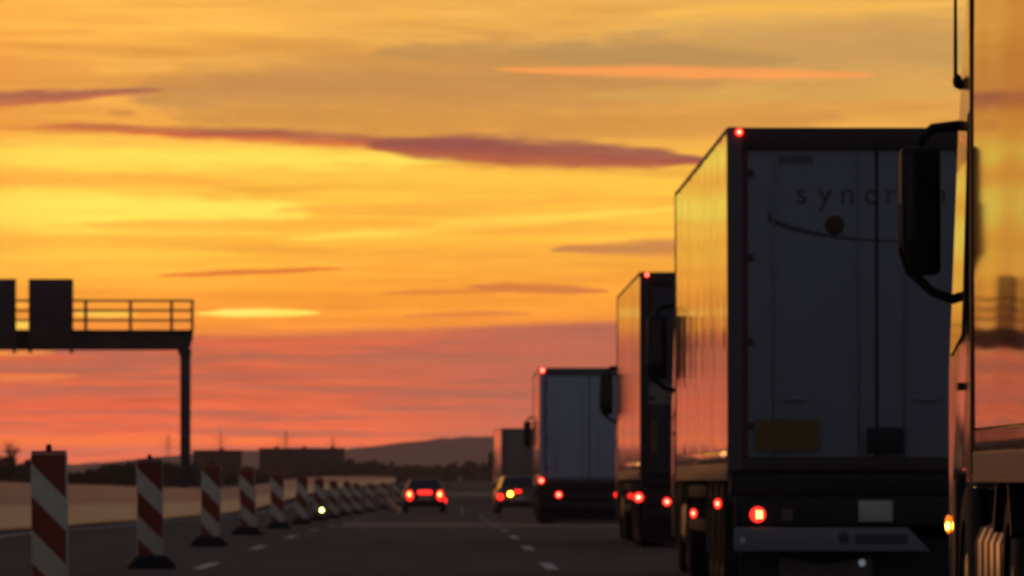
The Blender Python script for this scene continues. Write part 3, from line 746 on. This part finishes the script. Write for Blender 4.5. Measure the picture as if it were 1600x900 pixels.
    for sx in (-1, 1):
        a, c = sorted((sx * (cw - .01), sx * (cw + .006)))
        taper(sub(cb, 'side_window', 'glass_dark', lambda b: b.prism([(15.25, 1.75), (16.1, 1.65), (15.98, 2.62), (15.25, 2.66)], a, c, 'x')))
        sub(cb, 'door_handle', 'black_plastic', lambda b: b.box(a - .01, c + .01, 15.28, 15.45, 1.46, 1.5))
        sub(t, 'step', 'black_plastic', lambda b: b.box(sx * 1.12 - .1, sx * 1.12 + .1, 15.72 + .0, 15.89, .36, 1.0, .02))
        # air deflector behind the cab
        sub(t, 'deflector', cab, lambda b: b.prism([(13.78, 1.2), (14.19, 1.1), (14.19, ct - .15), (13.78, ct - .2)], min(sx * (cw - .1), sx * (cw - .06)), max(sx * (cw - .1), sx * (cw - .06)), 'x', bev=.01))
        # mirrors
        mx0, mx1 = sorted((sx * (cw + .065), sx * (cw + .275)))
        mm = sub(t, 'mirror', 'black_plastic', lambda b: b.prism([(mx0, 2.76), (mx1, 2.76), (mx1, 2.08 if sx < 0 else 2.24), (mx1 - .07, 2.08), (mx0 + .07, 2.08), (mx0, 2.24 if sx < 0 else 2.08)], y1 - .4, y1 - .2, 'y', bev=.03))
        sub(mm, 'mirror_glass', 'glass_dark', lambda b: b.box(mx0 + .03, mx1 - .03, y1 - .406, y1 - .4005, 2.26, 2.72))
        xo = sx * (cw + .25); xi = sx * (cw - .07)
        sub(mm, 'mirror_arm', 'black_plastic', lambda b: b.tube([(xi, y1 - .25, 2.88), (sx * (cw + .1), y1 - .25, 2.86), (sx * (cw + .16), y1 - .28, 2.80), (sx * (cw + .16), y1 - .3, 2.7)], .028))
        sub(mm, 'mirror_arm', 'black_plastic', lambda b: b.tube([(xo + sx * .012, y1 - .3, 2.46), (xo + sx * .012, y1 - .3, 2.2), (sx * (cw + .225), y1 - .3, 2.1), (sx * (cw + .1), y1 - .28, 1.99), (xi, y1 - .26, 1.93)], .026))
        # fuel tank with straps, side skirt
        tk = sub(t, 'fuel_tank', 'aluminium', lambda b: b.box(sx * .86 - .32, sx * .86 + .32, 12.75, 14.85, .3, .78, .1))
        for k in range(5):
            ys = 12.95 + k * .42
            sub(tk, 'strap', 'black_plastic', lambda b: b.box(sx * .86 - .322, sx * .86 + .322, ys, ys + .05, .298, .782, .1))
        # wheels of the tractor
        wheel(t, sx * 1.05, 15.35, .5, .3, 'aluminium')
        wheel(t, sx * .96, 12.1, .5, .5, 'aluminium')
        a, c = sorted((sx * .68, sx * 1.24))
        sub(t, 'wheel_cover', 'black_plastic', lambda b: b.prism([(11.5, .75), (11.55, .72), (11.78, 1.0), (12.42, 1.0), (12.65, .74), (12.7, .77), (12.45, 1.03), (11.75, 1.03)], a, c, 'x'))
    sub(t, 'tractor_frame', 'chassis', lambda b: b.box(-.45, -.35, 11.4, 15.9, .62, .86).box(.35, .45, 11.4, 15.9, .62, .86).box(-.6, .6, 11.7, 12.5, .862, zf - .03))
    if antenna:
        an = sub(t, 'antenna', 'black_plastic', lambda b: b.tube([(-cw + .045, y1 - .45, 3.06), (-cw + .01, y1 - .45, 3.12), (-cw + .01, y1 - .45, 4.4)], [.02, .012, .005], 6))
        sub(an, 'antenna_base', 'black_plastic', lambda b: b.ball((-cw + .02, y1 - .45, 3.10), (.026, .03, .04)))
        sub(t, 'grab_rail', 'black_plastic', lambda b: b.tube([(-cw + .05, y0 + .5, 2.98), (-cw + .01, y0 + .52, 2.86), (-cw - .01, y0 + .55, 1.9), (-cw + .02, y0 + .55, 1.7)], .016))
    # --- lamps at the rear
    if top_lamp: round_lamp(t, 'top_marker_lamp', -w + .1, -.022, H - .045, .034)
    return t

def plate(t, x0, x1, z0, z1, y=-.005, m='plate_white', name='number_plate', label=None):
    return sub(t, name, m, lambda b: b.box(x0, x1, y - .012, y, z0, z1, .004), label)

# ---- the big truck ahead: rear corner at picture x 1137, 60 m off
D1 = 60.0; X1 = px(1137, D1) + 1.275
def local(x, y, D=D1, Xc=X1): return (px(x, D) - Xc, pz(y, D))
def marks1(t, w, H, zf):
    xs = [1253, 1290, 1325, 1361, 1394, 1430, 1467, 1503]
    for ch, x in zip('syncreon', xs):
        me = text_mesh(ch, .27); me.transform(Matrix.Rotation(R(90), 4, 'X'))
        c = [v.co for v in me.vertices]; cx = (min(v.x for v in c) + max(v.x for v in c)) / 2
        lx, lz = local(x, 318)
        me.transform(Matrix.Translation((lx - cx, .0185, lz)))
        me.materials.clear(); me.materials.append(M['print_red' if ch == 'r' else 'print_dark'])
        o = bpy.data.objects.new('letter', me); C.objects.link(o); o.parent = t
    def swoosh(b):
        n = 24; P = [(1200, 322), (1202, 340), (1225, 352), (1262, 362), (1310, 370), (1375, 376), (1440, 377)]
        pts = []
        for i in range(len(P) - 1):
            for k in range(5):
                u = k / 5; p0 = P[max(0, i - 1)]; p1 = P[i]; p2 = P[i + 1]; p3 = P[min(len(P) - 1, i + 2)]
                f = lambda a: .5 * ((2 * p1[a]) + (-p0[a] + p2[a]) * u + (2 * p0[a] - 5 * p1[a] + 4 * p2[a] - p3[a]) * u * u + (-p0[a] + 3 * p1[a] - 3 * p2[a] + p3[a]) * u ** 3)
                pts.append(local(f(0), f(1)))
        for i, (x, z) in enumerate(pts):
            h = .03 * (1 - i / len(pts)) + .004
            b.v += [(x, .0178, z - h), (x, .0178, z + h)]
        for i in range(len(pts) - 1): b.f.append([2 * i, 2 * i + 2, 2 * i + 3, 2 * i + 1]); b.sm.append(False)
    sub(t, 'swoosh_mark', 'print_dark', swoosh)
    lx, lz = local(1305, 351); sub(t, 'dot_mark', 'print_orange', lambda b: b.disc_y((lx, .0195, lz), .085, .002, 24))
    x0, z1 = local(1218, 243); x1, z0 = local(1272, 255); sub(t, 'small_lettering', 'print_red', lambda b: [b.box(x0 + k * (x1 - x0) / 9, x0 + (k + .7) * (x1 - x0) / 9, .0165, .0185, z0, z1) for k in range(9)])
    x0, z1 = local(1180, 655); x1, z0 = local(1280, 704); sub(t, 'warning_plate', 'plate_yellow', lambda b: b.box(x0, x1, -.018, -.0125, z0, z1), 'dull yellow plate low on the left door')
    x0, z1 = local(1355, 668); x1, z0 = local(1412, 708); sub(t, 'document_box', 'black_plastic', lambda b: b.box(x0, x1, -.06, -.0125, z0, z1, .015))
t1 = make_truck((X1, D1, gz(D1)), 0, 'nearest truck seen from behind, lettered syncreon on its dark blue grey rear doors', marks=marks1, bumper='bumper_grey', bw=.45, ripple=.0028, seed=11)
lx, lz = local(1184, 804)
tl = round_lamp(t1, 'tail_light', lx, .005, lz, .066, 'red_lamp', None)
sub(tl, 'bulb', 'brake_hot', lambda b: b.box(lx - .012, lx + .002, -.022, -.0155, lz - .035, lz + .035).box(lx + .016, lx + .036, -.022, -.0155, lz - .032, lz + .032))
sub(t1, 'lamp_housing', 'black_plastic', lambda b: b.box(lx - .14, lx + .35, .006, .029, lz - .1, lz + .1, .01))
sub(t1, 'reflector', 'print_red', lambda b: b.box(lx + .2, lx + .3, .0, .0055, lz - .05, lz + .05))
lx2, lz2 = local(1548, 804)
round_lamp(t1, 'tail_light', lx2, .005, lz2, .078, 'red_lamp', 'red_hot')
x0, z1 = local(1342, 782); x1, z0 = local(1395, 815); plate(t1, x0, x1, z0, z1, .028)
a, c = local(1318, 841); sub(t1, 'round_emblem', 'print_dark', lambda b: b.disc_y((a, -.0205, c), .05, .003, 16))
x0, z1 = local(1336, 835); x1, z0 = local(1418, 850)
sub(t1, 'badge_strip', 'print_dark', lambda b: b.box(x0, x1, -.0235, -.0205, z0, z1))
for (x, y, r) in ((1163, 798, .022), (1160, 846, .03)):
    a, c = local(x, y); sub(t1, 'reflector', 'plate_white', lambda b: b.disc_y((a, -.024 if y > 820 else .028, c), r, .01, 12, r * 1.3))
x0, z1 = local(1220, 874); x1, z0 = local(1366, 930)
sub(t1, 'splash_apron', 'flap_grey', lambda b: b.prism([(x0, z0), (x1, z0), (x1, z1 + .01), (x1 - .12, z1 - .0), ((x0 + x1) / 2 - .05, z1 - .05), (x0 + .08, z1), (x0, z1 + .01)], .3, .32, 'y'))
a, c = local(1350, 880); sub(t1, 'hitch_light', 'white_spot', lambda b: b.disc_y((a, .29, c), .03, .02))
for (D_, x, y) in ((68.0, 1083, 802), (61.9, 1122, 787)):
    z = pz(y, D_) - gz(D_); yy = D_ - D1
    l = sub(t1, 'side_marker_lamp', 'red_lamp', lambda b: b.ball((-1.275 - .012, yy, z), (.032, .04, .045)))
    sub(l, 'bulb', 'red_hot', lambda b: b.ball((-1.292, yy - .04, z), (.013, .01, .018)))

# ---- second truck: tan side, dark rear
D2 = 102.0; X2 = px(1000, D2) + 1.275
def loc2(x, y): return (px(x, D2) - X2, pz(y, D2) - gz(D2))
def marks2(t, w, H, zf):
    x0, z1 = loc2(1017, 655); x1, z0 = loc2(1027, 708); sub(t, 'yellow_panel', 'plate_yellow', lambda b: b.box(x0, x1, .0, .0115, z0, z1))
    x0, z1 = loc2(1010, 600); x1, z0 = loc2(1200, 632); sub(t, 'lettering_band', 'door_olive', lambda b: b.box(x0, x1, .008, .0165, z0, z1))
t2 = make_truck((X2, D2, gz(D2)), 0, 'second truck in the queue with an orange glowing side and narrow dark rear showing', side='side_tan', door='door_dark', post='frame_brown', ripple=.0006, seed=5, marks=marks2)
for x, y in ((991, 777), (1042, 784)):
    a, c = loc2(x, y)
    round_lamp(t2, 'tail_light', a if x > 1000 else a + .06, .0, c, .058 if x > 1000 else .07)
a, c = loc2(1275 - 10, 777); round_lamp(t2, 'tail_light', a, .0, c, .085)
a, c = loc2(979, 776); round_lamp(t2, 'side_marker_lamp', -1.29, 4.7, c, .05, 'red_dim', None)

# ---- third truck: pale blue grey rear
D3 = 180.0; X3 = px(843, D3) + 1.275
def loc3(x, y): return (px(x, D3) - X3, pz(y, D3) - gz(D3))
t3 = make_truck((X3, D3, gz(D3)), 0, 'third truck in the queue, plain pale blue grey rear beside the beige car', side='side_white', door='door_pale', frame='frame_grey', post='door_pale', seed=21, ripple=.0005)
a, c = loc3(873, 773); round_lamp(t3, 'tail_light', a, .0, c, .085)
a, c = loc3(965, 773); round_lamp(t3, 'tail_light', a, .0, c, .085)
round_lamp(t3, 'corner_marker_lamp', -1.23, -.03, loc3(840, 751)[1], .075, cr=.5)
round_lamp(t3, 'top_marker_lamp', -1.2, -.03, 3.93, .068, cr=.5)

# ---- fourth truck: small and far
D4 = 385.0; X4 = px(783, D4) + 1.275
t4 = make_truck((X4, D4, gz(D4)), R(1.3), 'farthest small truck with a dull grey green rear above the beige car', side='side_tan', door='door_olive', frame='door_olive', post='door_olive', seed=31, ripple=.0004, top_lamp=False, H=4.05)
round_lamp(t4, 'tail_light', -1.0, -.0, .82, .09, 'red_dim', None); round_lamp(t4, 'tail_light', 1.0, -.0, .82, .09, 'red_dim', None)

# ---- the truck alongside, running out of the right frame edge
X0 = 2.53 + 1.275; Y0 = 34.9 - 13.6
t0 = make_truck((X0, Y0, gz(Y0)), R(-0.3), 'closest truck cut by the right frame edge, glossy orange reflecting side and black mirror', side='side_close', door='door_dark', cab='cab_paint', seed=41, ripple=.0022, antenna=True, buckles=True, cabw=1.215)
round_lamp(t0, 'tail_light', -1.0, -.0, .8, .08); round_lamp(t0, 'tail_light', 1.0, -.0, .8, .08)
zz = pz(822, 37.45)
il = sub(t0, 'side_indicator', 'amber_lamp', lambda b: b.ball((-1.215 - .012, 37.45 - Y0, zz + .01), (.018, .036, .05)))
sub(il, 'bulb', 'amber_hot', lambda b: b.ball((-1.215 - .02, 37.395 - Y0, zz), (.011, .01, .022)))

# ------------------------------------------------------------------ cars
def make_car(name, label, loc, rz, paint, wd, ln, belt, roof, ry0, ry1, rr0, rr1, group='cars ahead'):
    """belt, roof: heights; ry0..ry1: greenhouse at the belt; rr0..rr1: at the roof"""
    t = thing(name, label, 'car', loc, rz, group)
    h = wd / 2
    side = [(.05, .34), (.0, .5), (.03, belt - .18), (.12, belt - .02), (ry0, belt), (ry1, belt - .02), (ln - .45, belt - .16), (ln - .06, belt - .34), (ln, .5), (ln - .08, .3), (ln - 1.2, .24), (1.2, .24)]
    bd = sub(t, 'body', paint, lambda b: b.prism(side, -h, h, 'x', bev=.07, seg=3))
    g = h - .10; q = h - .30
    def green(b):
        vs = [(-g, ry0, belt - .03), (g, ry0, belt - .03), (g, ry1, belt - .03), (-g, ry1, belt - .03), (-q, rr0, roof), (q, rr0, roof), (q, rr1, roof), (-q, rr1, roof)]
        fs = [(3, 2, 1, 0), (4, 5, 6, 7), (0, 1, 5, 4), (1, 2, 6, 5), (2, 3, 7, 6), (3, 0, 4, 7)]
        bm = bmesh.new(); w_ = [bm.verts.new(v) for v in vs]
        for f in fs: bm.faces.new([w_[i] for i in f])
        bmesh.ops.bevel(bm, geom=bm.edges[:], offset=.06, segments=3, profile=.5, affect='EDGES'); bm.verts.index_update()
        b.add([v.co[:] for v in bm.verts], [[v.index for v in f.verts] for f in bm.faces], True); bm.free()
    rf = sub(t, 'roof', paint, green)
    def pane(p4, off):
        n_ = ((p4[1] - p4[0]).cross(p4[3] - p4[0])).normalized() * off
        c_ = sum(p4, Vector()) / 4
        a = [c_ + (p - c_) * .86 + n_ for p in p4]; b_ = [p - n_ * 2 for p in a]
        return a + b_, [(0, 1, 2, 3), (7, 6, 5, 4), (0, 4, 5, 1), (1, 5, 6, 2), (2, 6, 7, 3), (3, 7, 4, 0)]
    V = Vector; z0 = belt - .03
    for nm, p4 in (('rear_window', [V((-g, ry0, z0)), V((g, ry0, z0)), V((q, rr0, roof)), V((-q, rr0, roof))]),
                   ('windscreen', [V((g, ry1, z0)), V((-g, ry1, z0)), V((-q, rr1, roof)), V((q, rr1, roof))]),
                   ('side_window', [V((g, ry0, z0)), V((g, ry1, z0)), V((q, rr1, roof)), V((q, rr0, roof))]),
                   ('side_window', [V((-g, ry1, z0)), V((-g, ry0, z0)), V((-q, rr0, roof)), V((-q, rr1, roof))])):
        sub(t, nm, 'glass_dark', lambda b: b.add(*pane(p4, .006)))
    for sx in (-1, 1):
        for y in (.85, ln - .85): wheel(t, sx * (h - .1), y, .32, .2, 'steel', 20)
        sub(t, 'wing_mirror', paint, lambda b: b.box(sx * (h + .07) - .09, sx * (h + .07) + .09, ry1 - .35, ry1 - .22, belt - .02, belt + .13, .03))
        sub(t, 'exhaust', 'steel', lambda b: b.tube([(sx * h * .5, -.0, .3), (sx * h * .5, .15, .3)], .04))
    sub(t, 'rear_bumper', 'black_plastic', lambda b: b.box(-h + .04, h - .04, -.06, .06, .3, .5, .03))
    plate(t, -.26, .26, .56, .67, -.0)
    return t, h
DC = 297.0
c1, h1 = make_car('saloon_car', 'dark saloon car with bright red brake lights braking in the middle lane', (px(664, DC), DC, gz(DC)), R(1.0), 'car_dark', 1.8, 4.6, 1.0, 1.44, .62, 3.35, 1.15, 2.55)
for sx in (-1, 1):
    l = sub(c1, 'tail_light', 'red_lamp', lambda b: b.disc_y((sx * .64, -.01, .73), .15, .04, 18, .22))
    sub(l, 'bulb', 'brake_hot', lambda b: b.disc_y((sx * .64 - .02, -.052, .78), .06, .01, 12, .085))
sub(c1, 'centre_light', 'red_lamp', lambda b: b.box(-.29, .29, -.035, -.005, .78, .94, .02))
sub(c1, 'fog_light', 'red_lamp', lambda b: b.disc_y((.84, -.005, .5), .075, .03, 12, .12))
DS = 285.0
c2, h2 = make_car('hatchback_car', 'beige hatchback with a yellow indicator lit between the third and fourth trucks', (px(812, DS), DS, gz(DS)), R(2.0), 'car_beige', 1.82, 4.3, 1.02, 1.52, .12, 3.2, .5, 2.4)
l = sub(c2, 'indicator', 'amber_lamp', lambda b: b.disc_y((-.38, -.03, .80), .12, .03, 16)); sub(l, 'bulb', 'yellow_hot', lambda b: b.disc_y((-.38, -.062, .80), .09, .008))
sub(c2, 'tail_light', 'red_lamp', lambda b: b.disc_y((-.78, -.02, .68), .13, .03, 16))
sub(c2, 'tail_light', 'red_dim', lambda b: b.disc_y((.78, -.02, .68), .13, .03, 16))
sub(c2, 'centre_light', 'red_lamp', lambda b: b.box(-.22, .06, -.04, -.015, .85, .96, .02))

# ------------------------------------------------------------------ evening haze
hz = MB().box(-6100, 6100, -300, 12100, -2.0, 82.0).mesh('haze', bpy.data.materials.new('haze'))
ho = bpy.data.objects.new('haze', hz); C.objects.link(ho); ho['kind'] = 'stuff'
m = hz.materials[0]; m.use_nodes = True; t = m.node_tree; t.nodes.clear()
vo = t.nodes.new('ShaderNodeVolumePrincipled'); vo.inputs['Density'].default_value = HAZE; vo.inputs['Color'].default_value = (.95, .85, 1.0, 1)
vo.inputs['Anisotropy'].default_value = 0.6
out = t.nodes.new('ShaderNodeOutputMaterial'); t.links.new(vo.outputs[0], out.inputs['Volume'])
